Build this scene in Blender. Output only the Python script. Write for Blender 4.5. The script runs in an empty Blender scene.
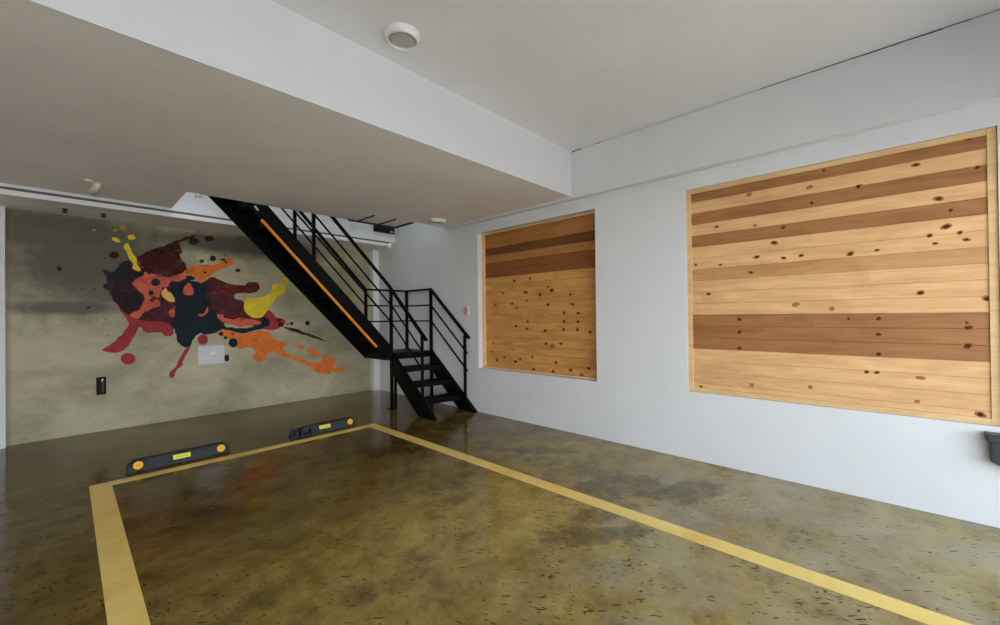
import bpy, bmesh, math, random
from mathutils import Vector, Matrix, noise as mnoise
from mathutils.geometry import delaunay_2d_cdt

S = bpy.context.scene
C = S.collection
PI = math.pi

# ------------------------------------------------------------------ camera
# wide-angle lens, eye height 1.40 m, looking 46.7 degrees to the right of the mural wall's normal
F_PX, YAW, PITCH, ROLL, EYE = 408.95, 0.8145721, 0.0062104, -0.0108993, 1.40
fw = Vector((math.sin(YAW)*math.cos(PITCH), math.cos(YAW)*math.cos(PITCH), math.sin(PITCH)))
r0 = Vector((math.cos(YAW), -math.sin(YAW), 0.0))
u0 = r0.cross(fw)
rt = r0*math.cos(ROLL) + u0*math.sin(ROLL)
up = -r0*math.sin(ROLL) + u0*math.cos(ROLL)
cam_data = bpy.data.cameras.new('camera')
cam_data.sensor_fit = 'HORIZONTAL'
cam_data.sensor_width = 36.0
cam_data.lens = F_PX/1000.0*36.0
cam_data.clip_start = 0.02
cam = bpy.data.objects.new('camera', cam_data)
m = Matrix.Identity(4)
for i in range(3):
    m[i][0] = rt[i]; m[i][1] = up[i]; m[i][2] = -fw[i]
m[2][3] = EYE
cam.matrix_world = m
C.objects.link(cam)
S.camera = cam

# ------------------------------------------------------------------ view and daylight
S.view_settings.view_transform = 'Standard'
S.view_settings.look = 'None'
S.view_settings.gamma = 1.0
S.view_settings.use_curve_mapping = False
S.view_settings.exposure = 0.88
S.cycles.max_bounces = 10
S.cycles.diffuse_bounces = 8
S.cycles.glossy_bounces = 5
S.cycles.use_denoising = True
S.cycles.sample_clamp_indirect = 6.0

W = bpy.data.worlds.new('daylight'); S.world = W
W.use_nodes = True
nt = W.node_tree
bg = nt.nodes['Background']
bg.inputs['Strength'].default_value = 3.8
# hazy sky, brighter towards the horizon
wtc = nt.nodes.new('ShaderNodeTexCoord'); wsep = nt.nodes.new('ShaderNodeSeparateXYZ')
wr = nt.nodes.new('ShaderNodeValToRGB')
nt.links.new(wtc.outputs['Generated'], wsep.inputs[0]); nt.links.new(wsep.outputs['Z'], wr.inputs['Fac'])
we = wr.color_ramp.elements
we[0].position = 0.0; we[0].color = (0.89, 0.95, 1.02, 1)
we[1].position = 0.6; we[1].color = (0.22, 0.32, 0.46, 1)
nt.links.new(wr.outputs['Color'], bg.inputs['Color'])

def area(name, loc, rot, sx, sy, power, color, portal=False):
    l = bpy.data.lights.new(name, 'AREA'); l.shape = 'RECTANGLE'
    l.size = sx; l.size_y = sy; l.energy = power; l.color = color
    if portal: l.cycles.is_portal = True
    o = bpy.data.objects.new(name, l); o.location = loc; o.rotation_euler = rot
    C.objects.link(o)
    return o
# daylight opening of the car port: the whole street front
area('front_opening_portal', (0.28, -1.27, 1.25), (PI/2, 0, 0), 7.6, 2.5, 1, (1, 1, 1), True)
# hazy sun on the street outside
sd = bpy.data.lights.new('sun', 'SUN'); sd.energy = 9.0; sd.angle = math.radians(3); sd.color = (1.0, 0.93, 0.84)
sun = bpy.data.objects.new('sun', sd); sun.rotation_euler = (math.radians(-32), math.radians(0), 0); C.objects.link(sun)
sun.location = (0, -8, 12)
# the stairwell is lit from the floor above
area('upstairs_lamp', (1.45, 5.85, 5.35), (0, 0, 0), 0.8, 0.5, 9, (0.86, 0.93, 1.0)).data.spread = math.radians(75)

# ------------------------------------------------------------------ helpers
def new_bm(): return bmesh.new()

def add_box(bm, x0, x1, y0, y1, z0, z1, mi=0):
    vs = [bm.verts.new((x, y, z)) for z in (z0, z1) for x, y in ((x0, y0), (x1, y0), (x1, y1), (x0, y1))]
    fs = [(3, 2, 1, 0), (4, 5, 6, 7), (0, 1, 5, 4), (1, 2, 6, 5), (2, 3, 7, 6), (3, 0, 4, 7)]
    out = []
    for f in fs:
        nf = bm.faces.new([vs[i] for i in f]); nf.material_index = mi; out.append(nf)
    return out

def add_bar(bm, a, b, w, h, mi=0):
    """rectangular bar from a to b; w measured sideways, h measured 'up'"""
    a, b = Vector(a), Vector(b)
    d = (b-a).normalized()
    ref = Vector((0, 0, 1)) if abs(d.z) < 0.98 else Vector((0, 1, 0))
    s = d.cross(ref).normalized(); t = s.cross(d).normalized()
    q = []
    for p in (a, b):
        for sx, sy in ((-1, -1), (1, -1), (1, 1), (-1, 1)):
            q.append(bm.verts.new(p + s*(sx*w/2) + t*(sy*h/2)))
    for f in ((3, 2, 1, 0), (4, 5, 6, 7), (0, 1, 5, 4), (1, 2, 6, 5), (2, 3, 7, 6), (3, 0, 4, 7)):
        bm.faces.new([q[i] for i in f]).material_index = mi

def add_tube(bm, pts, r, n=10, mi=0):
    pts = [Vector(p) for p in pts]
    rings = []
    prev = None
    for i, p in enumerate(pts):
        d = (pts[min(i+1, len(pts)-1)] - pts[max(i-1, 0)]).normalized()
        ref = Vector((0, 0, 1)) if abs(d.z) < 0.95 else Vector((0, 1, 0))
        s = d.cross(ref).normalized(); t = s.cross(d)
        rings.append([bm.verts.new(p + s*(r*math.cos(2*PI*k/n)) + t*(r*math.sin(2*PI*k/n))) for k in range(n)])
    for a, b in zip(rings, rings[1:]):
        for k in range(n):
            f = bm.faces.new((a[k], a[(k+1) % n], b[(k+1) % n], b[k])); f.smooth = True; f.material_index = mi
    bm.faces.new(rings[0][::-1]).material_index = mi
    bm.faces.new(rings[-1]).material_index = mi

def add_lathe(bm, prof, n=40, center=(0, 0, 0), axis='z', mi=0):
    """prof: list of (r, h); revolved round the axis through center"""
    c = Vector(center)
    rings = []
    for r, h in prof:
        ring = []
        for k in range(n):
            a = 2*PI*k/n
            if axis == 'z': v = Vector((r*math.cos(a), r*math.sin(a), h))
            else: v = Vector((r*math.cos(a), h, r*math.sin(a)))
            ring.append(bm.verts.new(c+v))
        rings.append(ring)
    for a, b in zip(rings, rings[1:]):
        for k in range(n):
            f = bm.faces.new((a[k], a[(k+1) % n], b[(k+1) % n], b[k])); f.smooth = True; f.material_index = mi
    bm.faces.new(rings[0]).material_index = mi
    bm.faces.new(rings[-1]).material_index = mi

def add_prism(bm, poly, a0, a1, plane, mi=0):
    """poly in (p, q); extruded from a0 to a1 along the third axis. plane: 'xz' (along y), 'yz' (along x), 'xy' (along z)"""
    def P(p, q, a):
        return {'xz': (p, a, q), 'yz': (a, p, q), 'xy': (p, q, a)}[plane]
    A = [bm.verts.new(P(p, q, a0)) for p, q in poly]
    B = [bm.verts.new(P(p, q, a1)) for p, q in poly]
    n = len(poly)
    bm.faces.new(A).material_index = mi
    bm.faces.new(B[::-1]).material_index = mi
    for k in range(n):
        bm.faces.new((A[k], B[k], B[(k+1) % n], A[(k+1) % n])).material_index = mi

def obj(name, bm, mats, parent=None, bevel=0.0, seg=2):
    bmesh.ops.recalc_face_normals(bm, faces=bm.faces[:])
    me = bpy.data.meshes.new(name); bm.to_mesh(me); bm.free()
    if not isinstance(mats, (list, tuple)): mats = [mats]
    for mm in mats: me.materials.append(mm)
    o = bpy.data.objects.new(name, me); C.objects.link(o)
    if parent is not None: o.parent = parent
    if bevel > 0:
        b = o.modifiers.new('bevel', 'BEVEL'); b.width = bevel; b.segments = seg; b.limit_method = 'ANGLE'
        b.angle_limit = math.radians(40); b.harden_normals = False
    return o

def rebase(o, loc):
    """move a mesh object's origin to loc, keeping the shape where it is"""
    l = Vector(loc)
    o.data.transform(Matrix.Translation(-l)); o.location = l

def thing(name, label, cat, loc, group=None):
    o = bpy.data.objects.new(name, None); C.objects.link(o)
    o.location = loc; o.empty_display_size = 0.1
    o['label'] = label; o['category'] = cat
    if group: o['group'] = group
    return o

def part(name, bm, mats, root, bevel=0.0, label=None, seg=2):
    """mesh given in world coordinates, hung under root (an Empty with only a location)"""
    base = Vector((0, 0, 0)); p = root
    while p is not None:
        base += p.location; p = p.parent
    bmesh.ops.translate(bm, verts=bm.verts[:], vec=-base)
    o = obj(name, bm, mats, root, bevel, seg)
    if label: o['label'] = label
    return o

def tag(o, label, cat, group=None):
    o['label'] = label; o['category'] = cat
    if group: o['group'] = group
    return o

def struct(name, bm, mats, bevel=0.0):
    o = obj(name, bm, mats, None, bevel); o['kind'] = 'structure'
    return o

# ------------------------------------------------------------------ materials
def mat(name, color, rough=0.6, metal=0.0, spec=0.5, var=0.0, scale=6.0, bump=0.0, bscale=80.0, coat=0.0, stretch=(1, 1, 1)):
    mt = bpy.data.materials.new(name); mt.use_nodes = True
    t = mt.node_tree; b = t.nodes['Principled BSDF']
    b.inputs['Base Color'].default_value = (*color, 1)
    b.inputs['Roughness'].default_value = rough
    b.inputs['Metallic'].default_value = metal
    b.inputs['Specular IOR Level'].default_value = spec
    b.inputs['Coat Weight'].default_value = coat
    tc = t.nodes.new('ShaderNodeTexCoord')
    mp = t.nodes.new('ShaderNodeMapping'); mp.inputs['Scale'].default_value = stretch
    t.links.new(tc.outputs['Object'], mp.inputs['Vector'])
    if var > 0:
        n = t.nodes.new('ShaderNodeTexNoise'); n.inputs['Scale'].default_value = scale; n.inputs['Detail'].default_value = 6
        t.links.new(mp.outputs['Vector'], n.inputs['Vector'])
        r = t.nodes.new('ShaderNodeValToRGB')
        r.color_ramp.elements[0].position = 0.3; r.color_ramp.elements[1].position = 0.7
        r.color_ramp.elements[0].color = (*[max(0, c*(1-var)) for c in color], 1)
        r.color_ramp.elements[1].color = (*[min(1, c*(1+var)) for c in color], 1)
        t.links.new(n.outputs['Fac'], r.inputs['Fac']); t.links.new(r.outputs['Color'], b.inputs['Base Color'])
    if bump > 0:
        n2 = t.nodes.new('ShaderNodeTexNoise'); n2.inputs['Scale'].default_value = bscale; n2.inputs['Detail'].default_value = 4
        t.links.new(mp.outputs['Vector'], n2.inputs['Vector'])
        bp = t.nodes.new('ShaderNodeBump'); bp.inputs['Strength'].default_value = bump; bp.inputs['Distance'].default_value = 0.01
        t.links.new(n2.outputs['Fac'], bp.inputs['Height']); t.links.new(bp.outputs['Normal'], b.inputs['Normal'])
    return mt

class NT:
    """tiny node-tree builder"""
    def __init__(s, name):
        s.m = bpy.data.materials.new(name); s.m.use_nodes = True
        s.t = s.m.node_tree; s.b = s.t.nodes['Principled BSDF']
        s.tc = s.t.nodes.new('ShaderNodeTexCoord').outputs['Object']
    def link(s, a, b): s.t.links.new(a, b)
    def mapping(s, vec=None, scale=(1, 1, 1), rot=(0, 0, 0), loc=(0, 0, 0)):
        n = s.t.nodes.new('ShaderNodeMapping')
        n.inputs['Scale'].default_value = scale; n.inputs['Rotation'].default_value = rot; n.inputs['Location'].default_value = loc
        s.link(vec or s.tc, n.inputs['Vector']); return n.outputs['Vector']
    def noise(s, vec, scale, detail=5, rough=0.5, dist=0.0):
        n = s.t.nodes.new('ShaderNodeTexNoise')
        n.inputs['Scale'].default_value = scale; n.inputs['Detail'].default_value = detail
        n.inputs['Roughness'].default_value = rough; n.inputs['Distortion'].default_value = dist
        s.link(vec, n.inputs['Vector']); return n.outputs['Fac']
    def voronoi(s, vec, scale, rnd=1.0):
        n = s.t.nodes.new('ShaderNodeTexVoronoi')
        n.inputs['Scale'].default_value = scale; n.inputs['Randomness'].default_value = rnd
        s.link(vec, n.inputs['Vector']); return n.outputs['Distance']
    def ramp(s, fac, stops):
        n = s.t.nodes.new('ShaderNodeValToRGB'); e = n.color_ramp.elements
        while len(e) < len(stops): e.new(0.5)
        for k, (p, c) in enumerate(stops):
            e[k].position = p; e[k].color = (*c, 1) if len(c) == 3 else c
        s.link(fac, n.inputs['Fac']); return n.outputs['Color']
    def mix(s, fac, a, b, mode='MIX'):
        n = s.t.nodes.new('ShaderNodeMix'); n.data_type = 'RGBA'; n.blend_type = mode; n.clamp_factor = True
        for sock, v in ((n.inputs[0], fac), (n.inputs[6], a), (n.inputs[7], b)):
            if isinstance(v, (int, float)): sock.default_value = v
            elif isinstance(v, tuple): sock.default_value = (*v, 1)
            else: s.link(v, sock)
        return n.outputs[2]
    def math(s, op, a, b=None):
        n = s.t.nodes.new('ShaderNodeMath'); n.operation = op; n.use_clamp = False
        for sock, v in ((n.inputs[0], a), (n.inputs[1], b)):
            if v is None: continue
            if isinstance(v, (int, float)): sock.default_value = v
            else: s.link(v, sock)
        return n.outputs[0]
    def spot(s, loc, radii, rotz=0.0, vec=None, soft=0.35, wob=0.0, wsc=4.0):
        """soft-edged patch: 1 inside an ellipsoid at loc (wobbly outline), 0 outside"""
        v = vec or s.tc
        n = s.t.nodes.new('ShaderNodeVectorMath'); n.operation = 'SUBTRACT'
        s.link(v, n.inputs[0]); n.inputs[1].default_value = loc
        mp = s.mapping(n.outputs[0], rot=(0, 0, rotz))
        sc = s.mapping(mp, scale=tuple(1/r for r in radii))
        l = s.t.nodes.new('ShaderNodeVectorMath'); l.operation = 'LENGTH'; s.link(sc, l.inputs[0])
        d = l.outputs['Value']
        if wob: d = s.math('ADD', d, s.math('MULTIPLY', s.math('SUBTRACT', s.noise(v, wsc, 8, 0.7), 0.5), wob))
        r = s.t.nodes.new('ShaderNodeMapRange'); r.interpolation_type = 'SMOOTHSTEP'
        s.link(d, r.inputs['Value']); r.inputs['From Min'].default_value = 1-soft; r.inputs['From Max'].default_value = 1+soft
        r.inputs['To Min'].default_value = 1; r.inputs['To Max'].default_value = 0
        return r.outputs['Result']
    def bump(s, h, strength, dist=0.01):
        n = s.t.nodes.new('ShaderNodeBump'); n.inputs['Strength'].default_value = strength; n.inputs['Distance'].default_value = dist
        s.link(h, n.inputs['Height']); s.link(n.outputs['Normal'], s.b.inputs['Normal'])
    def color(s, c): s.link(c, s.b.inputs['Base Color'])
    def rough(s, r):
        if isinstance(r, (int, float)): s.b.inputs['Roughness'].default_value = r
        else: s.link(r, s.b.inputs['Roughness'])

# painted plaster
def plaster(name, color, var=0.03):
    k = NT(name)
    a = k.noise(k.tc, 1.6, 5, 0.6)
    c = k.ramp(a, [(0.3, tuple(x*(1-var) for x in color)), (0.7, tuple(min(1, x*(1+var)) for x in color))])
    k.color(c); k.rough(0.75); k.b.inputs['Specular IOR Level'].default_value = 0.25
    k.bump(k.noise(k.tc, 160, 3), 0.08, 0.004)
    return k.m
M_WALL = plaster('white_wall_paint', (0.76, 0.76, 0.75))
M_CEIL = plaster('white_ceiling_paint', (0.81, 0.80, 0.785))
M_LOW = plaster('lower_ceiling_paint', (0.90, 0.855, 0.79), 0.05)
M_TRIM = mat('trim_white_metal', (0.80, 0.79, 0.76), 0.4)
M_DARK = mat('dark_joint', (0.02, 0.019, 0.017), 0.8)

# polished concrete floor: olive brown, blotchy, scuffed, under a glossy sealer
def floor_mat():
    k = NT('polished_concrete')
    big = k.noise(k.mapping(scale=(1, 1, 1)), 0.9, 7, 0.62, 0.4)
    med = k.noise(k.mapping(loc=(3, 1, 0)), 4.5, 8, 0.68, 0.3)
    base = k.ramp(big, [(0.28, (0.105, 0.064, 0.018)), (0.45, (0.215, 0.148, 0.040)), (0.58, (0.42, 0.30, 0.070)), (0.75, (0.56, 0.42, 0.125))])
    c = k.mix(0.55, base, k.ramp(med, [(0.3, (0.125, 0.076, 0.021)), (0.55, (0.40, 0.285, 0.068)), (0.75, (0.60, 0.46, 0.15))]))
    # cloudy fine mottling of the trowelled surface
    mo = k.noise(k.mapping(loc=(1, 8, 0)), 6.0, 9, 0.72, 0.3)
    c = k.mix(0.55, c, k.ramp(mo, [(0.34, (0.42, 0.38, 0.32)), (0.50, (0.98, 0.97, 0.93)), (0.66, (1.28, 1.25, 1.15))]), 'MULTIPLY')
    # paler grey patches towards the street
    greyer = k.math('MULTIPLY', k.spot((3.3, 0.2, 0), (1.7, 1.7, 1), 0.0, soft=0.7, wob=0.7), k.ramp(k.noise(k.tc, 2.4, 7, 0.7), [(0.35, (0, 0, 0)), (0.62, (1, 1, 1))]))
    c = k.mix(k.math('MULTIPLY', greyer, 0.75), c, (0.44, 0.385, 0.26))
    # reddish brown tint near the back of the bay
    c = k.mix(k.math('MULTIPLY', k.spot((1.5, 3.4, 0), (1.0, 0.9, 1), 0.0, soft=0.7, wob=0.8), 0.45), c, (0.085, 0.048, 0.018))
    # dark grey stains beside the right-hand line
    st = None
    for loc, rad, rot in (((3.02, 1.62, 0), (0.42, 0.20, 1), 0.5), ((2.62, 1.45, 0), (0.26, 0.13, 1), 0.2), ((2.30, 1.35, 0), (0.34, 0.10, 1), 0.7),
                          ((3.35, 1.15, 0), (0.34, 0.16, 1), 0.3), ((2.72, 2.3, 0), (0.32, 0.05, 1), 1.45), ((3.30, 2.65, 0), (0.40, 0.10, 1), 0.9)):
        s = k.spot(loc, rad, rot, soft=0.22, wob=2.6, wsc=5.5)
        st = s if st is None else k.math('MAXIMUM', st, s)
    c = k.mix(k.math('MULTIPLY', k.math('MULTIPLY', st, 0.66), k.ramp(k.noise(k.tc, 7.0, 8, 0.75), [(0.36, (0.25, 0.25, 0.25)), (0.56, (1, 1, 1))])), c, (0.075, 0.064, 0.046))
    # the aisle edges and the back of the bay are darker, the middle is paler
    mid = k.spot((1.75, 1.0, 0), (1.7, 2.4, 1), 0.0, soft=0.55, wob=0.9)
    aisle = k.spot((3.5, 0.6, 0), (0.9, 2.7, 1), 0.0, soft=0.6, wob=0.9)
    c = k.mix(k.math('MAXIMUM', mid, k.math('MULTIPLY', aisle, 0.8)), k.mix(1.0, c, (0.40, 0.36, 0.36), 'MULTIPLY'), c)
    # small dark dashes and chips left by tyres
    def chips(rot, sc, vs, t0, t1, mscale, m0, m1, amt, cc):
        w = k.mapping(k.mapping(rot=(0, 0, rot)), scale=(1, sc, 1))
        ch = k.ramp(k.voronoi(w, vs), [(t0, (1, 1, 1)), (t1, (0, 0, 0))])
        ch = k.math('MULTIPLY', ch, k.ramp(k.noise(k.mapping(loc=(rot*3, vs, 0)), mscale, 5, 0.6), [(m0, (0, 0, 0)), (m1, (1, 1, 1))]))
        return k.mix(k.math('MULTIPLY', ch, amt), cc, (0.022, 0.016, 0.007))
    c = chips(0.75, 6.5, 5.5, 0.13, 0.19, 2.4, 0.50, 0.56, 0.9, c)
    c = chips(1.35, 5.0, 8.0, 0.13, 0.19, 3.1, 0.50, 0.56, 0.85, c)
    c = chips(1.05, 3.4, 14.0, 0.14, 0.20, 2.2, 0.50, 0.55, 0.75, c)
    c = chips(0.2, 2.2, 11.0, 0.12, 0.20, 3.6, 0.54, 0.60, 0.8, c)
    c = chips(2.2, 1.6, 20.0, 0.13, 0.20, 4.0, 0.53, 0.58, 0.8, c)
    fine = k.ramp(k.noise(k.mapping(k.mapping(rot=(0, 0, -0.6)), scale=(1, 3.5, 1)), 22, 6, 0.75), [(0.58, (0, 0, 0)), (0.70, (1, 1, 1))])
    c = k.mix(k.math('MULTIPLY', fine, 0.55), c, (0.06, 0.042, 0.018))
    pale = k.ramp(k.noise(k.mapping(loc=(9, 4, 0)), 12, 6, 0.75), [(0.62, (0, 0, 0)), (0.74, (1, 1, 1))])
    c = k.mix(k.math('MULTIPLY', pale, 0.35), c, (0.50, 0.43, 0.24))
    k.color(c)
    k.rough(k.ramp(k.noise(k.mapping(loc=(5, 5, 0)), 2.2, 6, 0.65), [(0.3, (0.07, 0.07, 0.07)), (0.75, (0.22, 0.22, 0.22))]))
    k.b.inputs['Specular IOR Level'].default_value = 0.24
    k.bump(k.noise(k.tc, 5, 6, 0.6), 0.035, 0.02)
    return k.m
M_FLOOR = floor_mat()

# bare concrete behind the mural, weathered olive grey with blotches
def concrete_mat():
    k = NT('bare_concrete')
    a = k.noise(k.mapping(scale=(1, 1, 1.6)), 1.1, 8, 0.62, 0.5)
    b = k.noise(k.mapping(loc=(7, 0, 2), scale=(1, 1, 2.2)), 4.0, 8, 0.7, 0.3)
    c = k.mix(0.28, k.ramp(a, [(0.3, (0.27, 0.24, 0.145)), (0.5, (0.44, 0.395, 0.24)), (0.72, (0.62, 0.565, 0.38))]),
              k.ramp(b, [(0.3, (0.25, 0.22, 0.13)), (0.55, (0.46, 0.415, 0.26)), (0.75, (0.60, 0.565, 0.43))]))
    st = None  # soffit shade on the upper wall, painted into the colour as wobbly patches
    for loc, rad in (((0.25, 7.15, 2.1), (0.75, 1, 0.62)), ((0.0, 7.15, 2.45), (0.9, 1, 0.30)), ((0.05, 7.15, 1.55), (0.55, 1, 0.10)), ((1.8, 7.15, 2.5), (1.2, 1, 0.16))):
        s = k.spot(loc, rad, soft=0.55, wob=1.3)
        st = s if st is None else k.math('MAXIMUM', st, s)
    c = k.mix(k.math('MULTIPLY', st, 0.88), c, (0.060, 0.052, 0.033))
    sp = k.ramp(k.noise(k.mapping(loc=(1, 0, 3)), 9, 6, 0.75), [(0.60, (0, 0, 0)), (0.70, (1, 1, 1))])
    c = k.mix(k.math('MULTIPLY', sp, 0.45), c, (0.16, 0.155, 0.105))
    k.color(c); k.rough(0.55); k.b.inputs['Specular IOR Level'].default_value = 0.35
    k.bump(k.noise(k.tc, 14, 7, 0.65), 0.12, 0.01)
    return k.m
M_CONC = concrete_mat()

def wood(name, lo, hi, dark, axis='y'):
    k = NT(name)
    if axis == 'y': sc, sc2 = (1, 0.12, 1), (1, 0.05, 1)
    else: sc, sc2 = (1, 1, 0.12), (1, 1, 0.05)
    g = k.noise(k.mapping(scale=sc), 14, 6, 0.6, 0.6)
    fine = k.noise(k.mapping(scale=sc2), 90, 4, 0.6)
    c = k.ramp(g, [(0.30, lo), (0.55, hi), (0.78, tuple(min(1, x*1.12) for x in hi))])
    cl = k.noise(k.mapping(scale=(1, 0.35, 1) if axis == 'y' else (1, 1, 0.35)), 5.0, 5, 0.65, 0.8)
    c = k.mix(k.math('MULTIPLY', k.ramp(cl, [(0.48, (0, 0, 0)), (0.70, (1, 1, 1))]), 0.40), c, dark)
    c = k.mix(k.math('MULTIPLY', k.ramp(fine, [(0.5, (0, 0, 0)), (0.8, (1, 1, 1))]), 0.45), c, dark)
    k.color(c); k.rough(0.5); k.b.inputs['Specular IOR Level'].default_value = 0.3
    k.bump(fine, 0.06, 0.003)
    return k.m
W_PALE = wood('pale_cedar', (0.70, 0.375, 0.155), (0.83, 0.50, 0.23), (0.50, 0.235, 0.08))
W_MID = wood('mid_cedar', (0.52, 0.25, 0.09), (0.63, 0.335, 0.13), (0.36, 0.15, 0.05))
W_DARK = wood('brown_cedar', (0.31, 0.125, 0.038), (0.42, 0.185, 0.062), (0.18, 0.065, 0.019))
W_RED = wood('red_brown_cedar', (0.235, 0.072, 0.017), (0.30, 0.10, 0.026), (0.15, 0.043, 0.010))
W_GOLD = wood('golden_cedar', (0.52, 0.235, 0.058), (0.72, 0.36, 0.100), (0.30, 0.115, 0.026))
W_BROWN = wood('chestnut_cedar', (0.36, 0.145, 0.036), (0.50, 0.22, 0.06), (0.21, 0.075, 0.017))
W_ESPRESSO = wood('dark_cedar', (0.145, 0.050, 0.013), (0.21, 0.080, 0.022), (0.085, 0.027, 0.007))
W_FRAME = wood('frame_pine', (0.70, 0.43, 0.185), (0.80, 0.54, 0.26), (0.56, 0.31, 0.12))
W_KNOT = mat('knot', (0.085, 0.027, 0.009), 0.8, spec=0.1, var=0.5, scale=60)
W_KNOTL = mat('pale_knot', (0.36, 0.17, 0.06), 0.8, spec=0.1, var=0.3, scale=60)

M_BLACK = mat('black_steel_paint', (0.0018, 0.002, 0.0022), 0.42, 0.0, 0.10, var=0.3, scale=5, bump=0.03, bscale=50)
M_YELLOW = None
def yellow_mat():
    k = NT('worn_yellow_line_paint')
    a = k.noise(k.tc, 3.0, 7, 0.65)
    c = k.ramp(a, [(0.3, (0.82, 0.52, 0.11)), (0.55, (0.93, 0.67, 0.19)), (0.8, (0.94, 0.74, 0.29))])
    d = k.ramp(k.noise(k.mapping(loc=(2, 2, 0)), 26, 6, 0.75), [(0.60, (0, 0, 0)), (0.75, (1, 1, 1))])
    c = k.mix(k.math('MULTIPLY', d, 0.3), c, (0.34, 0.21, 0.055))
    k.color(c); k.rough(0.38)
    return k.m
M_YELLOW = yellow_mat()

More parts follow.
